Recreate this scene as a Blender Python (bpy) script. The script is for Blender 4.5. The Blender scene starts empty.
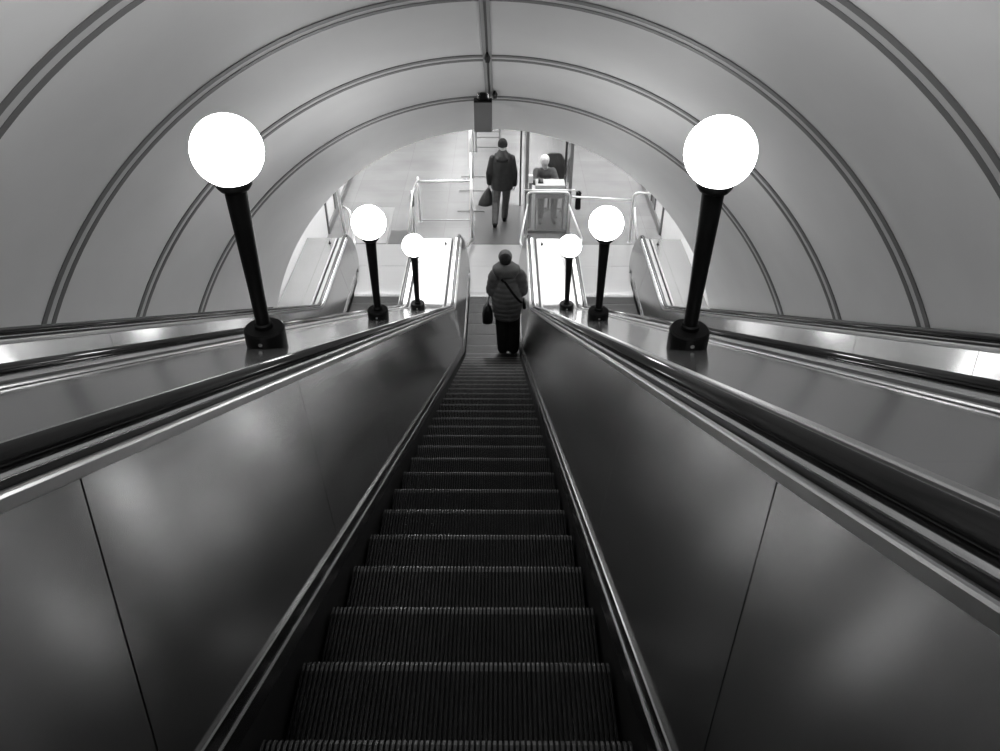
import bpy, bmesh, math, random
from mathutils import Vector, Matrix
random.seed(7)
sc = bpy.context.scene
COL = sc.collection
R = math.radians

# ---------------------------------------------------------------- camera, world, exposure
CAM = Vector((0.115, 0.0, 6.9))
FPX = 785.0
PITCH = 36.25
cd = bpy.data.cameras.new('camera')
cam = bpy.data.objects.new('camera', cd)
COL.objects.link(cam)
cam.location = CAM
cam.rotation_euler = (Matrix.Rotation(R(90 - PITCH), 3, 'X') @ Matrix.Rotation(R(0.2), 3, 'Z')).to_euler()
cd.sensor_fit = 'HORIZONTAL'
cd.sensor_width = 36.0
cd.lens = 36.0 * FPX / 1000.0
cd.clip_start = 0.02
sc.camera = cam
w = bpy.data.worlds.new('world')
sc.world = w
w.use_nodes = True
w.node_tree.nodes['Background'].inputs[0].default_value = (0.02, 0.02, 0.02, 1)
w.node_tree.nodes['Background'].inputs[1].default_value = 1.0
sc.view_settings.view_transform = 'Standard'
sc.view_settings.look = 'None'
sc.view_settings.exposure = 0.0
sc.view_settings.gamma = 1.0
sc.view_settings.use_curve_mapping = False
GLOBE_POWER = 22.0
HALL_POWER = 13.0

# ---------------------------------------------------------------- materials
def mat(name, c, rough=0.5, metal=0.0, var=0.0, scale=8.0, stretch=(1, 1, 1), rvar=0.0, bump=0.0, spec=0.5, coat=0.0):
    m = bpy.data.materials.new(name)
    m.use_nodes = True
    nt = m.node_tree
    b = nt.nodes['Principled BSDF']
    b.inputs['Base Color'].default_value = (c, c, c, 1)
    b.inputs['Roughness'].default_value = rough
    b.inputs['Metallic'].default_value = metal
    b.inputs['Specular IOR Level'].default_value = spec
    b.inputs['Coat Weight'].default_value = coat
    b.inputs['Coat Roughness'].default_value = 0.08
    tc = nt.nodes.new('ShaderNodeTexCoord')
    mp = nt.nodes.new('ShaderNodeMapping')
    mp.inputs['Scale'].default_value = stretch
    nz = nt.nodes.new('ShaderNodeTexNoise')
    nz.inputs['Scale'].default_value = scale
    nz.inputs['Detail'].default_value = 4
    nt.links.new(tc.outputs['Object'], mp.inputs['Vector'])
    nt.links.new(mp.outputs['Vector'], nz.inputs['Vector'])
    def ramp(lo, hi):
        r = nt.nodes.new('ShaderNodeMapRange')
        r.inputs['From Min'].default_value = 0.3
        r.inputs['From Max'].default_value = 0.7
        r.inputs['To Min'].default_value = lo
        r.inputs['To Max'].default_value = hi
        nt.links.new(nz.outputs['Fac'], r.inputs['Value'])
        return r
    if var:
        r = ramp(c * (1 - var), min(1, c * (1 + var)))
        cb = nt.nodes.new('ShaderNodeCombineColor')
        for k in range(3):
            nt.links.new(r.outputs['Result'], cb.inputs[k])
        nt.links.new(cb.outputs['Color'], b.inputs['Base Color'])
    if rvar:
        r = ramp(rough * (1 - rvar), min(1, rough * (1 + rvar)))
        nt.links.new(r.outputs['Result'], b.inputs['Roughness'])
    if bump:
        bp = nt.nodes.new('ShaderNodeBump')
        bp.inputs['Strength'].default_value = bump
        bp.inputs['Distance'].default_value = 0.01
        nt.links.new(nz.outputs['Fac'], bp.inputs['Height'])
        nt.links.new(bp.outputs['Normal'], b.inputs['Normal'])
    return m

def emis(name, strength, c=1.0):
    m = bpy.data.materials.new(name)
    m.use_nodes = True
    nt = m.node_tree
    b = nt.nodes['Principled BSDF']
    b.inputs['Base Color'].default_value = (0.9, 0.9, 0.9, 1)
    b.inputs['Emission Color'].default_value = (c, c, c, 1)
    b.inputs['Emission Strength'].default_value = strength
    return m

def glass(name, tint=0.9, refl=0.06):
    m = bpy.data.materials.new(name)
    m.use_nodes = True
    nt = m.node_tree
    nt.nodes.remove(nt.nodes['Principled BSDF'])
    out = nt.nodes['Material Output']
    tr = nt.nodes.new('ShaderNodeBsdfTransparent')
    tr.inputs[0].default_value = (tint, tint, tint, 1)
    gl = nt.nodes.new('ShaderNodeBsdfGlossy')
    gl.inputs['Roughness'].default_value = 0.03
    fc = nt.nodes.new('ShaderNodeLayerWeight')
    fc.inputs['Blend'].default_value = 0.5
    pw = nt.nodes.new('ShaderNodeMath')
    pw.operation = 'POWER'
    pw.inputs[1].default_value = 4.5
    nt.links.new(fc.outputs['Facing'], pw.inputs[0])
    lw = nt.nodes.new('ShaderNodeMath')
    lw.operation = 'MULTIPLY_ADD'
    lw.inputs[1].default_value = 0.75
    lw.inputs[2].default_value = refl * 0.6
    nt.links.new(pw.outputs[0], lw.inputs[0])
    mx = nt.nodes.new('ShaderNodeMixShader')
    nt.links.new(lw.outputs[0], mx.inputs[0])
    nt.links.new(tr.outputs[0], mx.inputs[1])
    nt.links.new(gl.outputs[0], mx.inputs[2])
    nt.links.new(mx.outputs[0], out.inputs['Surface'])
    return m

def brushed(m):
    nt = m.node_tree
    b = nt.nodes['Principled BSDF']
    b.inputs['Anisotropic'].default_value = 0.9
    tv = nt.nodes.new('ShaderNodeCombineXYZ')
    tv.inputs[1].default_value = math.cos(R(30))
    tv.inputs[2].default_value = -0.5
    nt.links.new(tv.outputs[0], b.inputs['Tangent'])
    b.inputs['Anisotropic Rotation'].default_value = ANISO_ROT
    return m
ANISO_ROT = 0.25

def frosted(name):
    m = glass(name, 0.85)
    nt = m.node_tree
    mx0 = nt.nodes['Mix Shader']
    df = nt.nodes.new('ShaderNodeBsdfDiffuse')
    df.inputs[0].default_value = (0.42, 0.42, 0.42, 1)
    mx = nt.nodes.new('ShaderNodeMixShader')
    mx.inputs[0].default_value = 0.35
    nt.links.new(mx0.outputs[0], mx.inputs[1])
    nt.links.new(df.outputs[0], mx.inputs[2])
    nt.links.new(mx.outputs[0], nt.nodes['Material Output'].inputs['Surface'])
    return m

def tiles(name, c, joint, size, rough):
    m = mat(name, c, rough, 0, var=0.09, scale=1.1, stretch=(1, 1.6, 1))
    nt = m.node_tree
    b = nt.nodes['Principled BSDF']
    src = b.inputs['Base Color'].links[0].from_socket
    br = nt.nodes.new('ShaderNodeTexBrick')
    br.offset = 0.0
    br.inputs['Scale'].default_value = 1.0
    br.inputs['Mortar Size'].default_value = 0.004
    br.inputs['Brick Width'].default_value = size
    br.inputs['Row Height'].default_value = size * 0.6
    br.inputs['Color1'].default_value = (1, 1, 1, 1)
    br.inputs['Color2'].default_value = (0.9, 0.9, 0.9, 1)
    br.inputs['Mortar'].default_value = (joint, joint, joint, 1)
    tc = nt.nodes.new('ShaderNodeTexCoord')
    nt.links.new(tc.outputs['Object'], br.inputs['Vector'])
    mx = nt.nodes.new('ShaderNodeMix')
    mx.data_type = 'RGBA'
    mx.blend_type = 'MULTIPLY'
    mx.inputs['Factor'].default_value = 1.0
    nt.links.new(src, mx.inputs['A'])
    nt.links.new(br.outputs['Color'], mx.inputs['B'])
    nt.links.new(mx.outputs['Result'], b.inputs['Base Color'])
    return m

M = dict(
    vault=mat('vault_panel', 0.70, 0.5, var=0.03, scale=2.0),
    seam=mat('seam_cover', 0.30, 0.5),
    satin=mat('satin_steel', 0.45, 0.4, 1.0, var=0.03),
    joint=mat('joint_grey', 0.16, 0.5),
    jointlight=mat('joint_light', 0.55, 0.5),
    steel=brushed(mat('brushed_steel', 0.45, 0.19, 1.0, var=0.02, scale=2, rvar=0.06)),
    bright=mat('polished_steel', 0.72, 0.2, 1.0, var=0.03),
    trim=mat('trim_steel', 0.40, 0.28, 1.0, var=0.03),
    deck=mat('deck_sheet', 0.36, 0.13, 0.75, var=0.03, scale=3, rvar=0.06),
    black=mat('black_gasket', 0.012, 0.4, spec=0.3),
    rubber=mat('handrail_rubber', 0.012, 0.16, spec=0.6),
    iron=mat('black_enamel', 0.004, 0.45, spec=0.12),
    step=mat('step_alloy', 0.036, 0.28, 1.0, var=0.2, scale=12),
    nosing=mat('worn_glint_nosing', 0.11, 0.35, 0.9, var=0.2, scale=30),  # brighter nosing: wear plus the glint of its edges, put into the colour
    pit=mat('step_groove', 0.008, 0.6, spec=0.25),
    globe=emis('opal_globe', GLOBE_POWER),
    hall=emis('ceiling_diffuser', HALL_POWER),
    hallside=emis('side_fill_diffuser', HALL_POWER * 1.8),  # this and the next two serve the added fill lights
    hallmid=emis('wide_fill_diffuser', HALL_POWER * 0.55),
    hallsoft=emis('soft_fill_diffuser', HALL_POWER * 0.36),
    floor=tiles('stone_floor', 0.205, 0.72, 1.0, 0.26),
    plate=mat('floor_plate', 0.27, 0.32, 0.2, var=0.03, scale=1.5, stretch=(1, 9, 1), rvar=0.1),
    darkplate=mat('dark_floor_plate', 0.09, 0.3, 0.2, var=0.03, scale=1.5),
    wall=mat('white_wall', 0.8, 0.45, var=0.02),
    frame=mat('grey_frame', 0.18, 0.4, 0.4),
    dframe=mat('dark_frame', 0.06, 0.4, 0.4),
    pane=mat('white_pane', 0.85, 0.12, var=0.02),
    glass=glass('clear_glass', 0.93),
    skirttrim=mat('skirt_trim', 0.16, 0.25, 1.0, var=0.03),
    frosted=frosted('frosted_glass'),
    tube=mat('tube_steel', 0.8, 0.28, 0.9, var=0.02),
    white=mat('white_plastic', 0.8, 0.4),
    blackp=mat('black_plastic', 0.015, 0.45),
    deskm=mat('desk_laminate', 0.45, 0.4, var=0.05),
    box=mat('grey_box', 0.16, 0.5, var=0.05),
    skin=mat('skin', 0.5, 0.5),
    hair=mat('dark_hair', 0.010, 0.7, var=0.4, scale=60, bump=0.4, spec=0.15),
    fair=mat('white_hair', 0.78, 0.6, var=0.15, scale=60, bump=0.3),
    puffer=mat('puffer_grey', 0.050, 0.65, spec=0.25, var=0.12, scale=14, bump=0.35),
    knit=mat('grey_knit', 0.12, 0.9, spec=0.1, var=0.3, scale=80, bump=0.6),
    jacket=mat('dark_jacket', 0.018, 0.6, spec=0.25, var=0.25, scale=14, bump=0.3),
    jeans=mat('grey_trousers', 0.07, 0.8, var=0.25, scale=20, bump=0.2),
    blackcloth=mat('black_cloth', 0.006, 0.8, spec=0.12, var=0.25, scale=20, bump=0.2),
    leather=mat('black_leather', 0.006, 0.4, spec=0.2),
    bagp=mat('dark_plastic_bag', 0.035, 0.35, var=0.3, scale=10, bump=0.6),
    beanie=mat('dark_beanie', 0.028, 0.9, spec=0.1, var=0.3, scale=70, bump=0.5),
    jumper=mat('dark_jumper', 0.09, 0.8, var=0.3, scale=20, bump=0.3),
)

# ---------------------------------------------------------------- helpers
def obj(name, bm, m=None, parent=None, smooth=False, mats=None, bevel=0):
    bmesh.ops.recalc_face_normals(bm, faces=bm.faces)
    me = bpy.data.meshes.new(name)
    bm.to_mesh(me)
    bm.free()
    for q in (mats or [m]):
        me.materials.append(q)
    if smooth:
        for p in me.polygons:
            p.use_smooth = True
    o = bpy.data.objects.new(name, me)
    COL.objects.link(o)
    if parent:
        o.parent = parent
    if bevel:
        md = o.modifiers.new('bevel', 'BEVEL')
        md.width = bevel
        md.segments = 2
        md.limit_method = 'ANGLE'
        md.angle_limit = R(40)
    return o

def sharp(o, ang=35):
    me = o.data
    for p in me.polygons:
        p.use_smooth = True
    bm = bmesh.new()
    bm.from_mesh(me)
    for e in bm.edges:
        if len(e.link_faces) == 2 and e.calc_face_angle(0) > R(ang):
            e.smooth = False
    bm.to_mesh(me)
    bm.free()
    return o

def tag(o, label, cat, group=None):
    o['label'] = label
    o['category'] = cat
    if group:
        o['group'] = group
    return o

def empty(name, loc, label, cat, group=None):
    o = bpy.data.objects.new(name, None)
    o.empty_display_size = 0.1
    COL.objects.link(o)
    o.location = loc
    return tag(o, label, cat, group)

def struct(o):
    o['kind'] = 'structure'
    return o

def copy_tree(o, parent=None):
    c = o.copy()
    COL.objects.link(c)
    if parent:
        c.parent = parent
    for ch in list(o.children):
        copy_tree(ch, c)
    return c

def sweep(bm, rings, closed=True, caps=True, mi=0):
    V = [[bm.verts.new(p) for p in r] for r in rings]
    n = len(rings[0])
    for a, b in zip(V[:-1], V[1:]):
        for i in range(n if closed else n - 1):
            j = (i + 1) % n
            f = bm.faces.new((a[i], a[j], b[j], b[i]))
            f.material_index = mi
    if caps and closed:
        for r in (V[0], V[-1]):
            f = bm.faces.new(r)
            f.material_index = mi
    return V

def box(bm, x0, x1, y0, y1, z0, z1, mi=0):
    v = [bm.verts.new(p) for p in ((x0, y0, z0), (x1, y0, z0), (x1, y1, z0), (x0, y1, z0), (x0, y0, z1), (x1, y0, z1), (x1, y1, z1), (x0, y1, z1))]
    for q in ((0, 3, 2, 1), (4, 5, 6, 7), (0, 1, 5, 4), (1, 2, 6, 5), (2, 3, 7, 6), (3, 0, 4, 7)):
        bm.faces.new([v[k] for k in q]).material_index = mi

def boxobj(name, b, m, parent=None, bevel=0):
    bm = bmesh.new()
    box(bm, *b)
    return obj(name, bm, m, parent, bevel=bevel)

def frames(pts):
    """parallel-transport frames along a polyline"""
    pts = [Vector(p) for p in pts]
    T = []
    for i in range(len(pts)):
        a = pts[max(0, i - 1)]
        b = pts[min(len(pts) - 1, i + 1)]
        T.append((b - a).normalized())
    ref = Vector((0, 0, 1)) if abs(T[0].z) < 0.9 else Vector((0, 1, 0))
    u = T[0].cross(ref).normalized()
    out = []
    for i, t in enumerate(T):
        u = (u - t * u.dot(t)).normalized()
        out.append((pts[i], u, t.cross(u).normalized(), t))
    return out

def tube(bm, pts, r, n=10, cap=True, flat=1.0, mi=0):
    rr = r if isinstance(r, (list, tuple)) else [r] * len(pts)
    rings = []
    for (p, u, v, t), q in zip(frames(pts), rr):
        rings.append([p + u * (q * math.cos(2 * math.pi * k / n)) + v * (q * flat * math.sin(2 * math.pi * k / n)) for k in range(n)])
    sweep(bm, rings, True, cap, mi)

def round_path(pts, rad, k=6):
    """polyline with rounded corners"""
    pts = [Vector(p) for p in pts]
    out = [pts[0]]
    for a, b, c in zip(pts[:-2], pts[1:-1], pts[2:]):
        d1 = (a - b)
        d2 = (c - b)
        r = min(rad, d1.length * 0.45, d2.length * 0.45)
        p = b + d1.normalized() * r
        q = b + d2.normalized() * r
        for i in range(k + 1):
            s = i / k
            out.append((1 - s) ** 2 * p + 2 * s * (1 - s) * b + s * s * q)
    out.append(pts[-1])
    return out

def lathe(bm, prof, n=32, c=(0, 0, 0), shear=None, mi=0):
    """profile (r, z) revolved about z; shear(z-index, x, y) may lift points"""
    rings = []
    for i, (r, z) in enumerate(prof):
        ring = []
        for k in range(n):
            a = 2 * math.pi * k / n
            x, y = r * math.cos(a), r * math.sin(a)
            ring.append(Vector((c[0] + x, c[1] + y, c[2] + z + (shear(i, x, y) if shear else 0))))
        rings.append(ring)
    sweep(bm, rings, True, True, mi)

def ball(bm, c, rx, ry, rz, rot=None, n=20, k=12):
    rings = []
    for i in range(k + 1):
        t = math.pi * (0.02 + 0.96 * i / k)
        ring = []
        for j in range(n):
            a = 2 * math.pi * j / n
            p = Vector((rx * math.sin(t) * math.cos(a), ry * math.sin(t) * math.sin(a), rz * math.cos(t)))
            if rot:
                p = rot @ p
            ring.append(Vector(c) + p)
        rings.append(ring)
    sweep(bm, rings)

def remesh_obj(name, bm, voxel, m, parent=None, smooth_it=4):
    bmesh.ops.recalc_face_normals(bm, faces=bm.faces)
    me = bpy.data.meshes.new(name)
    bm.to_mesh(me)
    bm.free()
    o = bpy.data.objects.new(name, me)
    COL.objects.link(o)
    r = o.modifiers.new('r', 'REMESH')
    r.mode = 'VOXEL'
    r.voxel_size = voxel
    s = o.modifiers.new('s', 'SMOOTH')
    s.factor = 0.5
    s.iterations = smooth_it
    dg = bpy.context.evaluated_depsgraph_get()
    dg.update()
    me2 = bpy.data.meshes.new_from_object(o.evaluated_get(dg))
    o.modifiers.clear()
    o.data = me2
    bpy.data.meshes.remove(me)
    me2.name = name
    me2.materials.clear()
    me2.materials.append(m)
    for p in me2.polygons:
        p.use_smooth = True
    if parent:
        o.parent = parent
    return o

# ---------------------------------------------------------------- the escalator path
TAN = math.tan(R(30))
YB = 9.965            # where the nosing line would meet the landing level
RN = 1.4
YC = YB + RN * math.tan(R(15))
YA = YC - 0.5 * RN    # start of the arc
ZA = RN * (1 - math.cos(R(30)))
LA = RN * R(30)
HN = 0.994            # camera above the nosing line, square to the slope

def frame(u):
    if u <= 0:
        return (YA + u * math.cos(R(30)), ZA - u * 0.5, 0.5, math.cos(R(30)))
    if u < LA:
        a = R(30) - u / RN
        return (YC - RN * math.sin(a), RN - RN * math.cos(a), math.sin(a), math.cos(a))
    return (YC + (u - LA), 0.0, 0.0, 1.0)

def u_of_s(s):        # s: distance down the slope from the camera's foot
    return (s * math.cos(R(30)) - 0.5 * HN - YA) / math.cos(R(30))

def u_of_y(y):
    if y <= YA:
        return (y - YA) / math.cos(R(30))
    if y >= YC:
        return LA + y - YC
    return RN * (R(30) - math.asin((YC - y) / RN))

def path_z(y):
    return frame(u_of_y(y))[1]

def samples(u0, u1):
    us = [u0] + [LA * k / 10 for k in range(11) if u0 < LA * k / 10 < u1] + [u1]
    return us

def at(x, h, u):
    y, z, ny, nz = frame(u)
    return Vector((x, y + h * ny, z + h * nz))

def prof_sweep(bm, prof, u0, u1, sx=1, x0=0, mi=0):
    sweep(bm, [[at(x0 + sx * x, h, u) for x, h in prof] for u in samples(u0, u1)], True, True, mi)

U0 = u_of_y(-5.0)
UE = LA + 12.46 - YC
SEAMS = [u_of_s(1.25 + 1.38 * k) for k in range(-5, 12)]
SEAMS = [u for u in SEAMS if U0 + 0.3 < u < UE - 0.4]

# ---------------------------------------------------------------- escalators
PITCHY = 0.32
YN0 = 0.933

def build_step_mesh():
    bm = bmesh.new()
    W = 0.413
    d = PITCHY
    box(bm, -W, W, -d, -0.012, -0.11, -0.010, 2)
    # curved riser below the nosing
    rp = [(-0.006, -0.010), (0.0, -0.03), (-0.004, -0.09), (-0.02, -0.14), (-0.045, -0.19), (-0.06, -0.19), (-0.03, -0.10), (-0.012, -0.011)]
    sweep(bm, [[Vector((x, a, b)) for a, b in rp] for x in (-W, W)], True, True, 0)
    n = 66
    p = 2 * W / n
    for k in range(n):
        c = -W + (k + 0.5) * p
        hw = p * 0.27
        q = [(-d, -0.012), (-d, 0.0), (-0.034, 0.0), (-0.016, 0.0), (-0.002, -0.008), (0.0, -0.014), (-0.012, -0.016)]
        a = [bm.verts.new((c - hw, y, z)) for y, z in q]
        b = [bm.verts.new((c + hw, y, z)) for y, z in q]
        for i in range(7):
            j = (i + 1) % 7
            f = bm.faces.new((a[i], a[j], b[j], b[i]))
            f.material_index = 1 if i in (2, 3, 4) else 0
        bm.faces.new(a)
        bm.faces.new(b[::-1])
    bmesh.ops.recalc_face_normals(bm, faces=bm.faces)
    me = bpy.data.meshes.new('step')
    bm.to_mesh(me)
    bm.free()
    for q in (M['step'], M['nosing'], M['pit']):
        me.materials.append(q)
    return me

def escalator(label):
    root = empty('escalator', (0, 0, 0), label, 'escalator', 'escalators side by side in the tunnel')
    me = build_step_mesh()
    k0 = int((-3.4 - YN0) / PITCHY)
    k = k0
    while True:
        yk = YN0 + PITCHY * k
        if yk > 12.0:
            break
        s = bpy.data.objects.new('step', me)
        COL.objects.link(s)
        s.parent = root
        s.location = (0, yk, path_z(yk))
        k += 1
    for sx in (-1, 1):
        # skirt: dark vertical plate beside the steps
        bm = bmesh.new()
        prof_sweep(bm, [(0.4235, -0.26), (0.4235, 0.050), (0.436, 0.050), (0.436, -0.26)], U0, LA + 12.2 - YC, sx)
        obj('skirt', bm, M['pit'], root)
        bm = bmesh.new()
        prof_sweep(bm, [(0.4225, 0.050), (0.4205, 0.054), (0.4285, 0.090), (0.4305, 0.092), (0.4345, 0.094), (0.4345, 0.128), (0.4320, 0.130), (0.4330, 0.139), (0.4370, 0.1415), (0.4450, 0.1395), (0.450, 0.10), (0.450, 0.050)], U0, LA + 12.2 - YC, sx)
        obj('skirt_molding', bm, M['skirttrim'], root)
        # inner panels, one sheet between seams
        cuts = [U0] + SEAMS + [UE]
        for a, b in zip(cuts[:-1], cuts[1:]):
            bm = bmesh.new()
            prof_sweep(bm, [(0.4435, 0.137), (0.569, 0.698), (0.577, 0.698), (0.4515, 0.137)], a + 0.003, b - 0.003, sx)
            obj('balustrade_panel', bm, M['steel'], root)
        bm = bmesh.new()
        prof_sweep(bm, [(0.4555, 0.137), (0.581, 0.698), (0.590, 0.698), (0.4645, 0.137)], U0, UE, sx)
        obj('backing_sheet', bm, M['dframe'], root)
        # molding, gasket, handrail guide
        bm = bmesh.new()
        prof_sweep(bm, [(0.575, 0.6895), (0.5585, 0.6895), (0.557, 0.691), (0.5585, 0.709), (0.5605, 0.7135), (0.564, 0.716), (0.569, 0.7165), (0.573, 0.714), (0.576, 0.705)], U0, UE, sx)
        sharp(obj('panel_molding', bm, M['trim'], root), 8)
        bm = bmesh.new()
        prof_sweep(bm, [(0.5745, 0.699), (0.5745, 0.7275), (0.70, 0.7275), (0.735, 0.714), (0.735, 0.695)], U0, UE, sx)
        obj('gasket', bm, M['black'], root)
        bm = bmesh.new()
        prof_sweep(bm, [(0.573, 0.728), (0.573, 0.731), (0.578, 0.7355), (0.588, 0.738), (0.640, 0.738), (0.690, 0.736), (0.700, 0.730), (0.700, 0.728)], U0, UE, sx)
        sharp(obj('handrail_guide', bm, M['bright'], root))
        bm = bmesh.new()
        prof_sweep(bm, [(0.735, 0.70), (0.735, 0.722), (0.738, 0.726), (0.757, 0.726), (0.760, 0.722), (0.760, 0.7195), (0.751, 0.7185), (0.751, 0.70)], U0, UE, sx)
        sharp(obj('deck_trim', bm, M['satin'], root))
        # handrail: over the guide, then round the newel
        cx_, ch_ = 0.610, 0.751
        ell = []
        for i in range(16):
            t = 2 * math.pi * i / 16
            ca, sa = math.cos(t), math.sin(t)
            ell.append((0.0275 * math.copysign(abs(ca) ** 0.9, ca), 0.0150 * math.copysign(abs(sa) ** 0.95, sa)))
        rings = []
        for u in samples(U0, UE):
            rings.append([at(sx * (cx_ + a), ch_ + b, u) for a, b in ell])
        rc = (ch_ - 0.06) / 2
        for i in range(1, 17):
            t = math.pi * i / 16
            q = []
            for a, b in ell:
                rr = rc + b
                q.append(Vector((sx * (cx_ + a), 12.46 + rr * math.sin(t), 0.06 + rc + rr * math.cos(t))))
            rings.append(q)
        bm = bmesh.new()
        sweep(bm, rings)
        obj('handrail', bm, M['rubber'], root, smooth=True)
        # rounded newel end plate behind the handrail loop
        bm = bmesh.new()
        pts = [(12.462, 0.10), (12.462, 0.728)]
        rn_ = 0.322
        pts = [(12.462, 0.0)] + [(12.462 + rn_ * math.sin(math.pi * (i / 14)), 0.06 + rc + rn_ * math.cos(math.pi * i / 14)) for i in range(15)]
        pts[-1] = (12.462, 0.05)
        pts = pts[1:]
        sweep(bm, [[Vector((sx * (xx + 0.224 * (zz - 0.137)), yy, zz)) for yy, zz in pts] for xx in (0.444, 0.55)], True, True)
        obj('newel', bm, M['steel'], root)
    # comb plate, landing plate
    bm = bmesh.new()
    sweep(bm, [[Vector((x, y, z)) for y, z in ((11.78, 0.004), (11.84, 0.016), (11.98, 0.018), (11.98, -0.02), (11.78, -0.02))] for x in (-0.42, 0.42)], True, True)
    obj('comb_plate', bm, M['plate'], root)
    bm = bmesh.new()
    for k in range(48):
        c = -0.41 + 0.82 * (k + 0.5) / 48
        box(bm, c - 0.004, c + 0.004, 11.70, 11.78, -0.005, 0.004)
    o = obj('comb_teeth', bm, M['trim'], root)
    boxobj('landing_plate', (-0.475, 0.475, 11.98, 12.79, -0.02, 0.006), M['plate'], root)
    boxobj('landing_plate', (-0.98, 0.98, 12.795, 13.66, 0.0, 0.006), M['plate'], root)
    return root

esc = escalator('middle escalator with dark ribbed steps, carrying the hooded walker to the landing')
for xx, lb in ((-2.0, 'escalator along the left wall, mostly hidden behind the lamp deck'), (2.0, 'escalator along the right wall, mostly hidden behind the lamp deck')):
    c = copy_tree(esc)
    c.location = (xx, 0, 0)
    c['label'] = lb

# ---------------------------------------------------------------- decks between and beside the escalators
def deck(x0, x1, label, widen=None):
    root = empty('deck', ((x0 + x1) / 2, 12.4, 0.6), label, 'escalator deck', 'metal decks beside the escalators')
    off = -root.location
    cuts = [U0] + SEAMS + [UE]
    for a, b in zip(cuts[:-1], cuts[1:]):
        bm = bmesh.new()
        prof_sweep(bm, [(x0, 0.700), (x0, 0.718), (x1, 0.718), (x1, 0.700)], a + 0.0003, b - 0.0003)
        if widen:
            yv = at(0, 0.718, a)[1]
        bmesh.ops.translate(bm, verts=bm.verts, vec=off)
        obj('deck_sheet', bm, M['deck'], root)
    bm = bmesh.new()
    box(bm, x0, x1, 12.462, 12.48, 0.0, 0.718)
    bmesh.ops.translate(bm, verts=bm.verts, vec=off)
    obj('end_panel', bm, M['steel'], root)
    return root

def key_switch(root, x):
    bm = bmesh.new()
    lathe(bm, [(0.022, 0), (0.020, 0.012), (0.009, 0.018), (0.006, 0.05), (0.001, 0.054)], 12, (x - root.location.x, 12.27 - root.location.y, 0.718 - root.location.z))
    obj('key_switch', bm, M['iron'], root)

d1 = deck(-1.249, -0.751, 'sloping metal deck carrying the left row of globe lamps')
d2 = deck(0.751, 1.249, 'sloping metal deck carrying the right row of globe lamps')
d3 = deck(-2.90, -2.751, 'narrow metal deck along the foot of the left vault wall')
d4 = deck(2.751, 2.90, 'narrow metal deck along the foot of the right vault wall')
for d, x in ((d1, -0.83), (d2, 0.83), (d3, -2.83), (d4, 2.83)):
    key_switch(d, x)
for d, xa, xb in ((d3, -3.262, -2.902), (d4, 2.902, 3.262)):   # the wide level stretch past the mouth of the vault
    bm = bmesh.new()
    prof_sweep(bm, [(xa, 0.700), (xa, 0.718), (xb, 0.718), (xb, 0.700)], u_of_y(8.66), UE)
    bmesh.ops.translate(bm, verts=bm.verts, vec=-d.location)
    obj('deck_sheet', bm, M['deck'], d)
    bm = bmesh.new()
    box(bm, xa, xb, 12.462, 12.48, 0.0, 0.718)
    bmesh.ops.translate(bm, verts=bm.verts, vec=-d.location)
    obj('end_panel', bm, M['steel'], d)

# ---------------------------------------------------------------- the vault
VX = 0.022                    # the vault sits a little off the middle escalator's axis
VR, VN = 3.04, -1.20          # radius, centre below the camera square to the slope
A0 = math.acos((-0.30 - VN) / VR)   # half angle down to the deck
C30, S30 = math.cos(R(30)), 0.5

def sn(x, s, n):
    return Vector((x, C30 * s + S30 * n, CAM.z - S30 * s + C30 * n))

def arch(r, n=64, a0=A0):
    return [(r * math.sin(-a0 + 2 * a0 * i / n), VN + r * math.cos(-a0 + 2 * a0 * i / n)) for i in range(n + 1)]

YP = 8.98
def s_portal(nn):
    return (YP - S30 * nn) / C30
bm = bmesh.new()
sec = arch(VR) + arch(VR + 0.12)[::-1]
rings = [[sn(x + VX, s, n) for x, n in sec] for s in (-7.0, -3.0, 1.0, 5.0)]
rings.append([sn(x + VX, s_portal(n), n) for x, n in sec])
sweep(bm, rings)
struct(sharp(obj('ceiling', bm, M['vault']), 50))
k = 1
for s in (-2.80, -1.47, -0.14, 1.19, 2.52, 3.85, 5.17, 6.50, 7.82):
    bm = bmesh.new()
    for a, b, r0, mi in ((-0.078, -0.030, 0.008, 0), (-0.030, 0.030, 0.004, 1), (0.030, 0.078, 0.008, 0)):
        ss = arch(VR - r0) + arch(VR - 0.0005)[::-1]
        sweep(bm, [[sn(x + VX, s + q, n) for x, n in ss] for q in (a, b)], True, True, mi)
    struct(sharp(obj('trim_%d' % k, bm, mats=[M['joint'], M['jointlight']]), 60))
    k += 1
# crown seam with its cover strip
bm = bmesh.new()
nt_ = VN + VR
for x0_, x1_, dd, mi in ((-0.036, -0.008, 0.014, 0), (-0.008, 0.010, 0.008, 1), (0.010, 0.034, 0.014, 0)):
    sweep(bm, [[sn(x, s, n) for x, n in ((x0_ + 0.006, nt_ - 0.001), (x0_ + 0.006, nt_ - dd), (x1_ + 0.006, nt_ - dd), (x1_ + 0.006, nt_ - 0.001))] for s in (-6.5, 7.74)], True, True, mi)
struct(obj('trim_%d' % k, bm, mats=[M['seam'], M['dframe']]))
k += 1
for sx in (-1, 1):            # dark foot of the vault
    bm = bmesh.new()
    ss = [(sx * 2.845, -0.285), (sx * 2.855, -0.236), (sx * 2.883, -0.236), (sx * 2.90, -0.285)]
    sweep(bm, [[sn(x, s, n) for x, n in ss] for s in (-6.9, 10.3)])
    struct(obj('trim_%d' % k, bm, M['black']))
    k += 1
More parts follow.
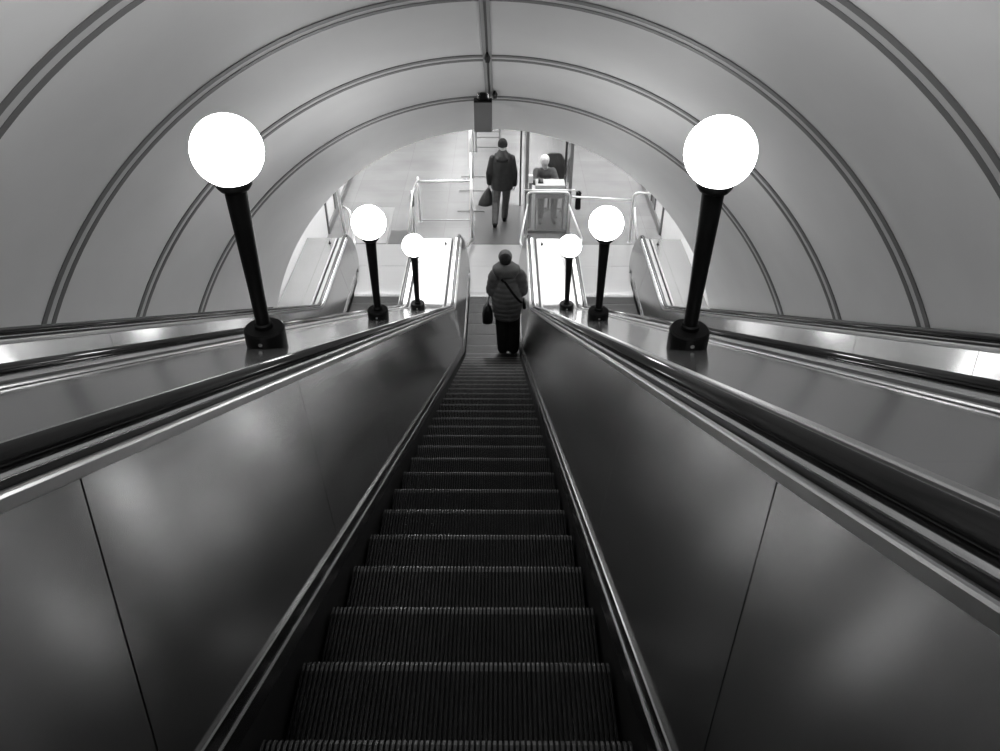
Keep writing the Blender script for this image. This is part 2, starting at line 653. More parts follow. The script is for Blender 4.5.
# clips at the crown
def crown_clip(s, label, cx=0.006):
    bm = bmesh.new()
    sweep(bm, [[sn(x + cx, s + q, nt_ - dd) for x, dd in ((-w_, 0.012), (w_, 0.012), (w_ * 0.6, 0.05), (-w_ * 0.6, 0.05))] for q, w_ in ((-0.10, 0.006), (0.0, 0.022), (0.05, 0.026))])
    o = obj('seam_clip', bm, M['iron'])
    return tag(o, label, 'clip', 'clips on the crown seam')
crown_clip(6.42, 'small black clip on the crown seam at the second hoop above the mouth')
crown_clip(7.60, 'small black clip where the crown seam ends beside the hung box', 0.058)

# ---------------------------------------------------------------- lower hall
HX, HY1, HZ = 3.27, 36.0, 4.4
struct(boxobj('floor', (-3.4, 3.4, 11.80, HY1, -0.12, 0.0), M['floor']))
bpy.data.objects['floor'].data.materials[0] = M['floor']
struct(boxobj('wall_left', (-HX - 0.12, -HX, 8.9, 14.08, -0.1, HZ), M['wall']))
struct(boxobj('wall_right', (HX, HX + 0.12, 8.9, 14.08, -0.1, HZ), M['wall']))
struct(boxobj('wall_back', (-HX - 0.3, HX + 0.3, HY1, HY1 + 0.12, -0.1, HZ), M['wall']))
struct(boxobj('ceiling_hall', (-HX - 0.3, HX + 0.3, 8.7, HY1, HZ, HZ + 0.12), M['wall']))
# vertical wall round the mouth of the vault
bm = bmesh.new()
inner = arch(VR)
oa = []
for x, n in inner:
    p = sn(x + VX, s_portal(n), n)
    oa.append((p.x, p.z))
outer = []
for i, (x, z) in enumerate(oa):
    t = i / 64
    if t < 0.25:
        outer.append((-HX - 0.05, oa[0][1] + (HZ - oa[0][1]) * t / 0.25))
    elif t <= 0.75:
        outer.append((-HX - 0.05 + (2 * HX + 0.1) * (t - 0.25) / 0.5, HZ))
    else:
        outer.append((HX + 0.05, HZ - (HZ - oa[0][1]) * (t - 0.75) / 0.25))
sweep(bm, [[Vector((x, y, z)) for x, z in L] for L, y in ((oa, YP), (outer, YP), (outer, YP + 0.04), (oa, YP + 0.04), (oa, YP))], False, False)
struct(obj('wall_front', bm, M['vault']))
struct(boxobj('wall_tunnel_end', (-3.3, 3.3, -7.0, -6.9, 8.0, 13.5), M['vault']))

# darker floor plate in front of the middle escalator, paler covers in front of its neighbours
tag(boxobj('floor_mat', (-0.40, 0.50, 13.68, 15.50, 0.001, 0.008), M['darkplate']), 'darker floor plate where the walking person in the beanie steps off', 'floor plate', 'floor plates past the escalators')
tag(boxobj('floor_cover', (-2.90, -2.10, 13.70, 15.35, 0.001, 0.008), M['plate']), 'pale floor cover plate past the escalator along the left wall', 'floor plate', 'floor plates past the escalators')
tag(boxobj('floor_mat', (-2.05, -1.62, 13.68, 14.25, 0.001, 0.008), M['darkplate']), 'small darker floor plate beside the left tube barrier', 'floor plate', 'floor plates past the escalators')

# ceiling lights of the hall, all unseen; most are added fill
def unseen_ceiling_light(xx, yy, hx, hy, m, label):
    r = empty('unseen_ceiling_light', (xx, yy, HZ), label, 'ceiling light', 'hall ceiling lights')
    bm = bmesh.new()
    for b in ((-hx - 0.05, -hx, -hy - 0.04, hy + 0.04), (hx, hx + 0.05, -hy - 0.04, hy + 0.04), (-hx, hx, -hy - 0.04, -hy), (-hx, hx, hy, hy + 0.04)):
        box(bm, b[0], b[1], b[2], b[3], -0.06, 0.0)
    obj('frame', bm, M['white'], r)
    boxobj('diffuser', (-hx, hx, -hy, hy, -0.05, -0.02), m, r)
CL = 'unseen rectangular ceiling light in the lower hall beyond the vault'
for yy in (15.4, 17.1, 18.8, 20.5):  # rows added to whiten the level decks
    for xx in (-1.5, 1.5):
        unseen_ceiling_light(xx, yy, 0.5, 0.75, M['hallmid'], CL)
for yy in (11.6, 13.4, 15.2, 17.0):  # side rows added to brighten the walls and outer decks
    for xx in (-2.8, 2.8):
        unseen_ceiling_light(xx, yy, 0.31, 0.55, M['hallside'], CL)
for yy in (15.8, 17.5, 19.2):  # middle row added so the level steps reflect it
    unseen_ceiling_light(0.0, yy, 0.5, 0.7, M['hallmid'], CL)
for yy in (23.2, 25.8, 30.6, 33.4):  # soft panels added to keep the far floor bright
    for xx in (-1.3, 1.3):
        unseen_ceiling_light(xx, yy, 0.6, 0.8, M['hallsoft'], CL)
for xx in (-1.6, 1.4):
    unseen_ceiling_light(xx, 28.0, 0.31, 0.55, M['hall'], CL)

# glazed partitions along both sides of the hall
def partition(sx, label):
    x = sx * HX
    r = empty('glazed_partition', (x, 14.1, 0), label, 'partition', 'glazed partitions along the hall')
    def B(name, x0, x1, y0, y1, z0, z1, m):
        boxobj(name, (min(sx * x0, sx * x1), max(sx * x0, sx * x1), y0, y1, z0, z1), m, r, bevel=0.004)
    B('bottom_rail', -0.04, 0.06, 0, 12.0, 0.0, 0.16, M['frame'])
    B('top_rail', -0.03, 0.05, 0, 12.0, 2.35, 2.45, M['frame'])
    B('upper_panel', 0.0, 0.05, 0, 12.0, 2.45, 4.38, M['wall'])
    ys = [0.03, 0.85, 1.3, 2.3, 3.6, 5.2, 7.0, 9.0, 11.97]
    for y in ys:
        B('post', -0.03, 0.05, y - 0.03, y + 0.03, 0.16, 2.35, M['frame'])
    for j, (a, b) in enumerate(zip(ys[:-1], ys[1:])):
        B('pane', 0.0, 0.02, a + 0.03, b - 0.03, 0.16, 2.35, M['frame'] if j == 1 else M['pane'])
    return r
partition(-1, 'grey-framed partition with white panes along the left side of the hall')
partition(1, 'grey-framed partition with white panes along the right side of the hall')
for n_, sx in (('wall_left_far', -1), ('wall_right_far', 1)):
    struct(boxobj(n_, (min(sx * (HX + 0.07), sx * (HX + 0.15)), max(sx * (HX + 0.07), sx * (HX + 0.15)), 14.08, HY1, -0.1, HZ), M['wall']))

# ---------------------------------------------------------------- globe lamps
def globe_lamp():
    r = bpy.data.objects.new('globe_lamp', None)
    COL.objects.link(r)
    rb = 0.093
    bm = bmesh.new()
    sh = lambda i, x, y: -y * TAN if i <= 1 else 0.0
    lathe(bm, [(rb * 0.5, 0.0), (rb, 0.0), (rb, 0.105), (rb - 0.008, 0.115), (rb * 0.5, 0.117)], 36, shear=sh)
    sharp(obj('drum_base', bm, M['iron'], r))
    bm = bmesh.new()
    lathe(bm, [(0.004, 0), (0.009, 0), (0.009, 0.004), (0.003, 0.006)], 12)
    bmesh.ops.rotate(bm, verts=bm.verts, cent=(0, 0, 0), matrix=Matrix.Rotation(R(90), 3, 'X'))
    bmesh.ops.translate(bm, verts=bm.verts, vec=(0.0, -rb + 0.001, 0.075))
    obj('screw', bm, M['trim'], r)
    bm = bmesh.new()
    lathe(bm, [(0.042, 0.112), (0.042, 0.135), (0.032, 0.140), (0.033, 0.30), (0.046, 0.783), (0.046, 0.788)], 20)
    sharp(obj('post', bm, M['iron'], r))
    bm = bmesh.new()
    lathe(bm, [(0.045, 0.783), (0.060, 0.788), (0.074, 0.808), (0.076, 0.826), (0.068, 0.826), (0.05, 0.812)], 28)
    sharp(obj('collar', bm, M['iron'], r), 50)
    bm = bmesh.new()
    ball(bm, (0, 0, 0.950), 0.143, 0.143, 0.143, n=40, k=28)
    obj('globe', bm, M['globe'], r, smooth=True)
    return r

LS0, LSP = 3.69, 3.39
proto = globe_lamp()
first = True
rank = ['standing beside the rider\'s viewpoint, first in the row', 'large in view, halfway down the tunnel', 'second down, near the mouth of the vault', 'lowest of its row, at the start of the landing']
for sx, side in ((-1, 'left'), (1, 'right')):
    for kk in range(-3, 3):
        s = LS0 + LSP * kk
        o = proto if first else copy_tree(proto)
        first = False
        p = sn(sx * 0.985 + 0.007, s, -0.276)
        o.location = p + Vector((0, 0, 0.0012))
        txt = {0: 'white globe lamp on black post, tallest in view on the %s deck',
               1: 'white globe lamp on black post, middle one down the %s deck',
               2: 'white globe lamp on black post, smallest and lowest on the %s deck'}.get(kk, 'white globe lamp on black post, higher up the %s deck behind the viewer') % side
        tag(o, txt, 'lamp', 'globe lamps standing on the decks')

# ---------------------------------------------------------------- grey box hung from the crown
p = sn(-0.055, 7.62, nt_)
hb = empty('hanging_box', p, 'small grey box hung from the vault crown above the mouth', 'box')
bm = bmesh.new()
box(bm, -0.086, 0.086, -0.05, 0.05, -0.362, -0.078)
obj('casing', bm, M['box'], hb, bevel=0.006)
bm = bmesh.new()
box(bm, -0.086, 0.086, -0.052, 0.052, -0.078, -0.066)
obj('lid', bm, M['iron'], hb)
for xx in (-0.045, 0.045):
    bm = bmesh.new()
    tube(bm, [(xx, 0, -0.066), (xx, 0, 0.02)], 0.012, 8)
    obj('hanger', bm, M['bright'], hb)
boxobj('bracket', (-0.03, 0.03, -0.03, 0.03, -0.066, 0.0), M['iron'], hb)

# ---------------------------------------------------------------- tube barriers on the landing
TR = 0.021
def tubes(name, loc, label, runs, group='tube barriers on the landing', extra=None):
    r = empty(name, loc, label, 'barrier', group)
    for nm, pts, rad in runs:
        bm = bmesh.new()
        tube(bm, [Vector(p) - Vector(loc) for p in round_path(pts, 0.09)], rad, 10)
        obj(nm, bm, M['dframe'] if nm == 'kick_rail' else M['tube'], r, smooth=True)
    return r

def foot(r, x, y):
    bm = bmesh.new()
    lathe(bm, [(0.045, 0), (0.045, 0.008), (0.028, 0.014), (0.022, 0.014)], 16, (x - r.location.x, y - r.location.y, 0.0))
    obj('foot_plate', bm, M['trim'], r)

def side_barrier(sx, label):
    xa, xb = 1.55, 0.46
    if sx > 0:
        xa, xb = 2.60, 1.62
    loc = (sx * xa, 13.85, 0)
    runs = [
        ('handrail', [(sx * (xa + 0.18), 12.78, 0.42), (sx * (xa + 0.10), 13.15, 0.40), (sx * xa, 13.80, 0.92), (sx * xa, 14.62, 0.92), (sx * xb, 14.66, 0.92)], TR),
        ('post', [(sx * xa, 13.85, 0.008), (sx * xa, 13.85, 0.91)], TR),
        ('post', [(sx * xa, 14.62, 0.008), (sx * xa, 14.62, 0.91)], TR),
        ('kick_rail', [(sx * xa, 14.64, 0.03), (sx * xb, 14.66, 0.03)], 0.012),
    ]
    r = tubes('tube_barrier', loc, label, runs)
    foot(r, sx * xa, 13.85)
    foot(r, sx * xa, 14.62)
    return r

# left of the middle escalator: two posts, top rail and a clamp
r = tubes('tube_barrier', (-1.55, 14.05, 0), 'tube barrier with two posts between the left escalator and the walker', [
    ('handrail', [(-1.62, 13.30, 0.10), (-1.56, 14.02, 0.90), (-1.51, 14.66, 0.90)], 0.018),
    ('top_rail', [(-1.51, 14.66, 0.87), (-0.47, 14.66, 0.87)], TR),
    ('post', [(-1.57, 14.05, 0.008), (-1.57, 14.05, 0.93)], TR),
    ('post', [(-1.51, 14.67, 0.008), (-1.51, 14.67, 0.95)], TR),
    ('kick_rail', [(-1.49, 14.67, 0.03), (-0.47, 14.67, 0.03)], 0.006)])
foot(r, -1.57, 14.05)
foot(r, -1.51, 14.67)
bm = bmesh.new()
tube(bm, [(0, 0, 0.62), (0, 0, 0.66), (0, -0.01, 0.84), (0, -0.01, 0.88)], [0.025, 0.045, 0.045, 0.025], 10)
bmesh.ops.translate(bm, verts=bm.verts, vec=(-0.02, -0.02, 0))
obj('clamp', bm, M['frame'], r)
boxobj('glass_panel', (0.10, 1.06, 0.615, 0.625, 0.06, 0.90), M['glass'], r)

# divider beside the walker: tall post, rail and cross feet, running away down the hall
r = tubes('divider_rail', (-0.45, 13.78, 0), 'tall tube divider running away beside the walker with cross feet', [
    ('post', [(-0.43, 13.78, 0.008), (-0.43, 13.78, 1.28)], 0.026),
    ('post', [(-0.49, 15.15, 0.008), (-0.49, 15.15, 2.1)], 0.022),
    ('post', [(-0.52, 17.0, 0.008), (-0.52, 17.0, 2.1)], 0.03),
    ('post', [(-0.56, 18.6, 0.008), (-0.56, 18.6, 2.1)], 0.03),
    ('top_rail', [(-0.43, 13.78, 1.26), (-0.49, 15.15, 1.26), (-0.52, 17.0, 1.26), (-0.55, 20.0, 1.26)], 0.018),
    ('middle_rail', [(-0.43, 13.78, 0.62), (-0.49, 15.15, 0.62), (-0.52, 17.0, 0.62), (-0.55, 20.0, 0.62)], 0.014),
    ('link', [(-0.63, 12.80, 0.36), (-0.52, 13.30, 0.14), (-0.43, 13.76, 0.07)], 0.024)], None)
foot(r, -0.43, 13.78)
for y in (15.15, 16.2, 17.0):
    bm = bmesh.new()
    tube(bm, [(-0.78 + 0.45, y - 13.78, 0.02), (-0.22 + 0.45, y - 13.78, 0.02)], 0.010, 8)
    obj('cross_foot', bm, M['frame'], r)
# rungs of a rack behind the divider
r = empty('ladder_rack', (-0.33, 18.6, 0), 'grey ladder-like rack of thin rungs behind the tall divider', 'rack')
for xx in (-0.15, 0.42):
    bm = bmesh.new()
    tube(bm, [(xx, 0, 0.0), (xx, 0, 1.5)], 0.02, 8)
    obj('upright', bm, M['frame'], r)
for z in (0.12, 0.36, 0.50, 0.80, 1.15):
    bm = bmesh.new()
    tube(bm, [(-0.15, 0, z), (0.42, 0, z)], 0.018, 8)
    obj('rung', bm, M['frame'], r)

# frame in front of the booth
r = tubes('tube_barrier', (1.05, 13.75, 0), 'arched tube barrier with splayed legs in front of the glass booth', [
    ('arch', [(0.62, 14.00, 0.008), (0.62, 14.00, 0.93), (1.42, 14.00, 0.93), (1.42, 14.00, 0.008)], TR),
    ('brace', [(0.63, 13.98, 0.70), (0.49, 13.66, 0.05), (0.58, 13.30, 0.05), (0.64, 12.85, 0.33)], 0.017),
    ('brace', [(1.41, 13.98, 0.70), (1.70, 13.72, 0.06), (1.45, 13.30, 0.05), (1.37, 12.85, 0.33)], 0.017)])
foot(r, 0.62, 14.00)
foot(r, 1.42, 14.00)
r = tubes('tube_barrier', (2.6, 13.78, 0), 'tube barrier with bent rail between the booth and the right wall', [
    ('top_rail', [(1.47, 14.00, 0.84), (2.58, 13.86, 0.84)], TR),
    ('arch', [(2.61, 13.78, 0.008), (2.61, 13.84, 0.99), (3.16, 13.84, 0.99)], TR),
    ('brace', [(2.64, 13.80, 0.72), (2.72, 13.62, 0.07), (2.72, 13.30, 0.06), (2.64, 12.84, 0.34)], 0.018)])
foot(r, 2.61, 13.78)
r = tubes('tube_barrier', (-2.93, 14.05, 0), 'thick post barrier with looped tube beside the left wall', [
    ('post', [(-2.93, 14.05, 0.008), (-2.98, 14.05, 0.99), (-3.15, 14.05, 1.0)], 0.032),
    ('brace', [(-2.90, 14.02, 0.62), (-2.74, 13.85, 0.60), (-2.66, 13.55, 0.07), (-2.64, 12.84, 0.34)], 0.024)])
foot(r, -2.93, 14.05)

# ---------------------------------------------------------------- attendant's glass booth
KX0, KX1, KY0, KY1, KH = 0.58, 1.47, 14.15, 15.50, 2.6
kb = empty('glass_booth', ((KX0 + KX1) / 2, (KY0 + KY1) / 2, 0), 'glass attendant booth with grey and dark posts at the landing', 'booth')
def KB(name, x0, x1, y0, y1, z0, z1, m, bevel=0.003):
    o = boxobj(name, (x0 - kb.location.x, x1 - kb.location.x, y0 - kb.location.y, y1 - kb.location.y, z0, z1), m, kb, bevel=bevel)
    return o
KB('post', KX0, KX0 + 0.06, KY0, KY0 + 0.06, 0, KH, M['frame'])
KB('post', KX1 - 0.06, KX1, KY0, KY0 + 0.06, 0, KH, M['frame'])
KB('post', KX0 - 0.075, KX0 - 0.04, KY1 - 0.05, KY1, 0, KH, M['dframe'])
KB('post', KX1 - 0.05, KX1, KY1 - 0.05, KY1, 0, KH, M['dframe'])
KB('top_rail', KX0 - 0.03, KX1, KY0, KY0 + 0.06, KH, KH + 0.08, M['frame'])
KB('top_rail', KX0 - 0.03, KX1, KY1 - 0.06, KY1, KH, KH + 0.08, M['frame'])
KB('middle_rail', KX0 + 0.06, KX1 - 0.06, KY0 + 0.01, KY0 + 0.05, 0.86, 0.90, M['frame'])
KB('bottom_rail', KX0 + 0.06, KX1 - 0.06, KY0 + 0.01, KY0 + 0.05, 0.0, 0.06, M['frame'])
KB('lower_pane', KX0 + 0.06, KX1 - 0.06, KY0 + 0.025, KY0 + 0.033, 0.06, 0.86, M['frosted'], 0)
KB('upper_pane', KX0 + 0.06, KX1 - 0.06, KY0 + 0.025, KY0 + 0.033, 1.15, KH, M['glass'], 0)
KB('side_pane', KX0 + 0.006, KX0 + 0.014, KY0 + 0.06, KY1 - 0.05, 0.06, KH, M['glass'], 0)
KB('side_pane', KX1 - 0.03, KX1 - 0.022, KY0 + 0.06, KY1 - 0.05, 0.06, KH, M['glass'], 0)
KB('bumper_rail', KX0 - 0.02, KX1 + 0.06, KY0 - 0.05, KY0 - 0.005, 0.905, 0.93, M['tube'])

dk = empty('console_desk', (1.05, 14.42, 0), 'pale console desk inside the glass booth before the attendant', 'desk')
boxobj('desk_top', (-0.26, 0.30, -0.18, 0.14, 0.93, 0.965), M['deskm'], dk, bevel=0.006)
boxobj('front_panel', (-0.25, 0.29, -0.18, -0.165, 0.70, 0.93), M['deskm'], dk)
boxobj('side_panel', (-0.26, -0.235, -0.16, 0.14, 0.0, 0.93), M['deskm'], dk)
boxobj('side_panel', (0.275, 0.30, -0.16, 0.14, 0.0, 0.93), M['deskm'], dk)
cb = empty('control_box', (0.69, 14.42, 0.0), 'white control box on a black stand at the desk end', 'control box')
boxobj('housing', (-0.045, 0.045, -0.05, 0.05, 0.95, 1.10), M['white'], cb, bevel=0.008)
boxobj('stand', (-0.03, 0.03, -0.03, 0.03, 0.0, 0.95), M['frame'], cb)
tel = empty('telephone', (0.885, 14.40, 0.965), 'small black telephone on the desk beside the white box', 'telephone')
boxobj('body', (-0.05, 0.05, -0.07, 0.07, 0.0, 0.035), M['blackp'], tel, bevel=0.008)
bm = bmesh.new()
tube(bm, round_path([(-0.02, -0.07, 0.04), (-0.02, -0.07, 0.062), (-0.02, 0.07, 0.062), (-0.02, 0.07, 0.04)], 0.02), 0.014, 8)
obj('handset', bm, M['blackp'], tel, smooth=True)
po = empty('pouch', (1.62, 14.3, 0.45), 'small black pouch hung on the rail beside the booth', 'pouch')
bm = bmesh.new()
sweep(bm, [[Vector((x, y, z)) for x, y in ((-q, -0.03), (q, -0.03), (q * 1.05, 0.03), (-q * 1.05, 0.03))] for z, q in ((0.0, 0.035), (0.03, 0.055), (0.2, 0.05), (0.36, 0.045), (0.38, 0.03))])
obj('body', bm, M['leather'], po, bevel=0.01)
bm = bmesh.new()
tube(bm, round_path([(-0.03, 0, 0.37), (-0.03, -0.32, 0.47), (0.03, -0.32, 0.47), (0.03, 0, 0.37)], 0.03), 0.006, 6)
obj('strap', bm, M['leather'], po)

# office chair behind the desk
oc = empty('office_chair', (1.10, 15.08, 0), 'black high-backed office chair in the booth', 'chair')
bm = bmesh.new()
sweep(bm, [[Vector((x * q, y * q - 0.03, z)) for x, y in [(0.25 * math.copysign(abs(math.cos(t)) ** 0.6, math.cos(t)), 0.23 * math.copysign(abs(math.sin(t)) ** 0.6, math.sin(t))) for t in [2 * math.pi * i / 20 for i in range(20)]]] for z, q in ((0.43, 0.85), (0.45, 1), (0.49, 1), (0.51, 0.9))])
obj('seat', bm, M['blackp'], oc, smooth=True)
bm = bmesh.new()
sweep(bm, [[Vector((0.10 + wx * math.cos(t), 0.24 + lean + 0.045 * math.sin(t), z)) for t in [2 * math.pi * i / 16 for i in range(16)]] for z, wx, lean in ((0.52, 0.15, 0), (0.60, 0.21, 0.0), (0.85, 0.23, 0.02), (1.04, 0.21, 0.05), (1.15, 0.15, 0.07), (1.18, 0.08, 0.07))])
obj('backrest', bm, M['blackp'], oc, smooth=True)
bm = bmesh.new()
tube(bm, [(0, 0, 0.12), (0, 0, 0.43)], 0.025, 10)
obj('gas_column', bm, M['blackp'], oc)
for j in range(5):
    a = R(90 + 72 * j)
    bm = bmesh.new()
    tube(bm, [(0.02 * math.cos(a), 0.02 * math.sin(a), 0.12), (0.27 * math.cos(a), 0.27 * math.sin(a), 0.075)], [0.028, 0.018], 8)
    l = obj('leg', bm, M['blackp'], oc)
    bm = bmesh.new()
    lathe(bm, [(0.01, -0.02), (0.028, -0.02), (0.028, 0.02), (0.01, 0.02)], 14)
    bmesh.ops.rotate(bm, verts=bm.verts, cent=(0, 0, 0), matrix=Matrix.Rotation(R(90), 3, 'Y'))
    bmesh.ops.translate(bm, verts=bm.verts, vec=(0.27 * math.cos(a), 0.27 * math.sin(a), 0.029))
    obj('castor', bm, M['blackp'], l)

# ---------------------------------------------------------------- people
def limb(bm, pts, rad, n=14, flat=1.0):
    """tapered rounded limb through joints"""
    P = [Vector(p) for p in pts]
    out, rr = [], []
    def smoothseg():
        for i in range(len(P) - 1):
            for q in range(5):
                t = q / 5
                out.append(P[i].lerp(P[i + 1], t))
                rr.append(rad[i] * (1 - t) + rad[i + 1] * t)
        out.append(P[-1])
        rr.append(rad[-1])
    smoothseg()
    d0 = (out[0] - out[1]).normalized()
    d1 = (out[-1] - out[-2]).normalized()
    head = [(out[0] + d0 * rr[0] * q, rr[0] * math.sqrt(max(0.02, 1 - q * q))) for q in (0.95, 0.7, 0.35)]
    tail = [(out[-1] + d1 * rr[-1] * q, rr[-1] * math.sqrt(max(0.02, 1 - q * q))) for q in (0.35, 0.7, 0.95)]
    pp = [h[0] for h in head] + out + [t[0] for t in tail]
    r2 = [h[1] for h in head] + rr + [t[1] for t in tail]
    tube(bm, pp, r2, n, True, flat)

def stack(bm, rows, n=28, sq=1.0):
    """torso-like loft: rows of (cx, cy, z, rx, ry)"""
    rings = []
    for cx, cy, z, rx, ry in rows:
        rings.append([Vector((cx + rx * math.copysign(abs(math.cos(2 * math.pi * k / n)) ** sq, math.cos(2 * math.pi * k / n)), cy + ry * math.copysign(abs(math.sin(2 * math.pi * k / n)) ** sq, math.sin(2 * math.pi * k / n)), z)) for k in range(n)])
    sweep(bm, rings)

def hand(bm, wrist, d, palm_n, side, curl=0.5, size=1.0):
    """palm, four fingers and a thumb; d = pointing direction, palm_n = palm normal, side = +1/-1 thumb side"""
    d = Vector(d).normalized()
    pn = Vector(palm_n)
    pn = (pn - d * pn.dot(d)).normalized()
    s = d.cross(pn).normalized() * side
    Wp = Vector(wrist)
    k = size
    rings = []
    for t, wv, th in ((0.0, 0.026, 0.019), (0.03, 0.034, 0.017), (0.065, 0.041, 0.015), (0.092, 0.039, 0.013)):
        c = Wp + d * t * k
        rings.append([c + s * (wv * k * math.cos(2 * math.pi * q / 12)) + pn * (th * k * math.sin(2 * math.pi * q / 12)) for q in range(12)])
    sweep(bm, rings)
    for j, (off, ln) in enumerate(((0.030, 0.072), (0.010, 0.082), (-0.011, 0.076), (-0.030, 0.058))):
        p = Wp + d * 0.086 * k + s * off * k
        pts = [p]
        ang = curl * 0.5 + 0.05 * j
        for seg in (0.45, 0.30, 0.25):
            dir_ = d * math.cos(ang) + pn * math.sin(ang)
            p = p + dir_ * ln * seg * k
            pts.append(p)
            ang += curl * 0.8
        limb(bm, pts, [0.0092 * k, 0.0088 * k, 0.008 * k, 0.007 * k], 8)
    p = Wp + d * 0.028 * k + s * 0.030 * k
    p2 = p + (d * 0.55 + s * 0.75 + pn * 0.25).normalized() * 0.038 * k
    p3 = p2 + (d * 0.85 + s * 0.30 + pn * 0.35).normalized() * 0.030 * k
    limb(bm, [p, p2, p3], [0.0125 * k, 0.0105 * k, 0.0085 * k], 8)

def head(bm, c, yaw, tilt, k=1.0):
    """head with face looking along +y before turning; c = head centre"""
    rot = Matrix.Rotation(yaw, 3, 'Z') @ Matrix.Rotation(tilt, 3, 'X')
    C_ = Vector(c)
    def P(x, y, z):
        return C_ + rot @ (Vector((x, y, z)) * k)
    rows = [(-0.118, 0.045, 0.030, 0.028), (-0.105, 0.035, 0.048, 0.050), (-0.075, 0.018, 0.060, 0.074), (-0.03, 0.004, 0.070, 0.088), (0.01, -0.006, 0.075, 0.096), (0.05, -0.008, 0.076, 0.097), (0.085, -0.010, 0.066, 0.082), (0.108, -0.012, 0.044, 0.054), (0.118, -0.012, 0.012, 0.016)]
    rings = []
    for z, cy, rx, ry in rows:
        rings.append([P(rx * math.cos(2 * math.pi * q / 24), cy + ry * math.sin(2 * math.pi * q / 24), z) for q in range(24)])
    sweep(bm, rings)
    limb(bm, [P(0, 0.088, 0.012), P(0, 0.103, -0.018), P(0, 0.108, -0.030)], [0.008 * k, 0.011 * k, 0.014 * k], 8)     # nose
    limb(bm, [P(-0.020, 0.086, -0.062), P(0, 0.094, -0.060), P(0.020, 0.086, -0.062)], [0.005 * k, 0.008 * k, 0.005 * k], 8)   # lips
    limb(bm, [P(-0.018, 0.084, -0.074), P(0, 0.091, -0.073), P(0.018, 0.084, -0.074)], [0.005 * k, 0.008 * k, 0.005 * k], 8)
    for s in (-1, 1):
        limb(bm, [P(s * 0.016, 0.087, 0.022), P(s * 0.034, 0.085, 0.026), P(s * 0.052, 0.070, 0.020)], [0.006 * k, 0.008 * k, 0.006 * k], 8)  # brow
        ball(bm, P(s * 0.031, 0.076, 0.004), 0.012 * k, 0.012 * k, 0.010 * k, n=10, k=8)                                     # eye
        ball(bm, P(s * 0.078, -0.006, -0.008), 0.010 * k, 0.020 * k, 0.032 * k, n=10, k=8)                                    # ear
    return P, rot

def body(root, J, voxel=0.0075, yaw=0.0, tilt=0.0, hk=1.0, curl=(0.5, 0.5), hsize=1.0):
    """one continuous figure from a dictionary of joints (local coordinates)"""
    bm = bmesh.new()
    head(bm, J['head'], yaw, tilt, hk)
    H = Vector(J['head'])
    limb(bm, [J['neck'], H + Vector((0, -0.01, -0.06))], [0.058, 0.052])
    sh = [Vector(J['shoulder_l']), Vector(J['shoulder_r'])]
    mid = (sh[0] + sh[1]) / 2
    pel = Vector(J['pelvis'])
    rows = []
    for t, rx, ry in ((-0.10, 0.10, 0.09), (-0.04, 0.155, 0.11), (0.05, 0.165, 0.115), (0.25, 0.150, 0.105), (0.45, 0.138, 0.10), (0.70, 0.165, 0.115), (0.88, 0.165, 0.11), (1.0, 0.135, 0.085), (1.08, 0.07, 0.06)):
        c = pel.lerp(mid, t)
        rows.append((c.x, c.y, c.z, rx, ry))
    stack(bm, rows, 24)
    for s, q in (('l', -1), ('r', 1)):
        limb(bm, [J['shoulder_' + s], J['elbow_' + s], J['wrist_' + s]], [0.056, 0.042, 0.027])
        limb(bm, [J['hip_' + s], J['knee_' + s], J['ankle_' + s]], [0.088, 0.058, 0.038])
        a = Vector(J['ankle_' + s])
        t = Vector(J['toe_' + s])
        heel = a + (a - t).normalized() * 0.045
        heel.z = min(a.z - 0.04, heel.z)
        limb(bm, [a + Vector((0, 0, 0.0)), heel], [0.036, 0.026])
        limb(bm, [heel, a.lerp(t, 0.5) + Vector((0, 0, -0.012)), t], [0.030, 0.036, 0.024])
        wv = Vector(J['wrist_' + s])
        d = J.get('hand_' + s, wv - Vector(J['elbow_' + s]))
        hand(bm, wv, d, J.get('palm_' + s, (-q, 0, 0)), J.get('thumb_' + s, q), curl[0 if s == 'l' else 1], hsize)
    o = remesh_obj('body', bm, voxel, M['skin'], root, 2)
    return o

def shoes(root, J, m):
    for s in 'lr':
        a = Vector(J['ankle_' + s])
        t = Vector(J['toe_' + s])
        heel = a + (a - t).normalized() * 0.05
        dz = (a.z - t.z)
        bm = bmesh.new()
        limb(bm, [a + Vector((0, 0, 0.015)), a.lerp(heel, 0.7) + Vector((0, 0, -0.03))], [0.050, 0.046])
        h2 = a.lerp(heel, 0.8)
        h2.z = a.z - 0.045 if 'heel_z' not in J else a.z - 0.045
        limb(bm, [h2, a.lerp(t, 0.5) + Vector((0, 0, -0.014)), t], [0.044, 0.049, 0.038], 14)
        # flatten the sole
        zmin = min(h2.z, t.z) - 0.034
        remesh_obj('shoe', bm, 0.009, m, root, 2)

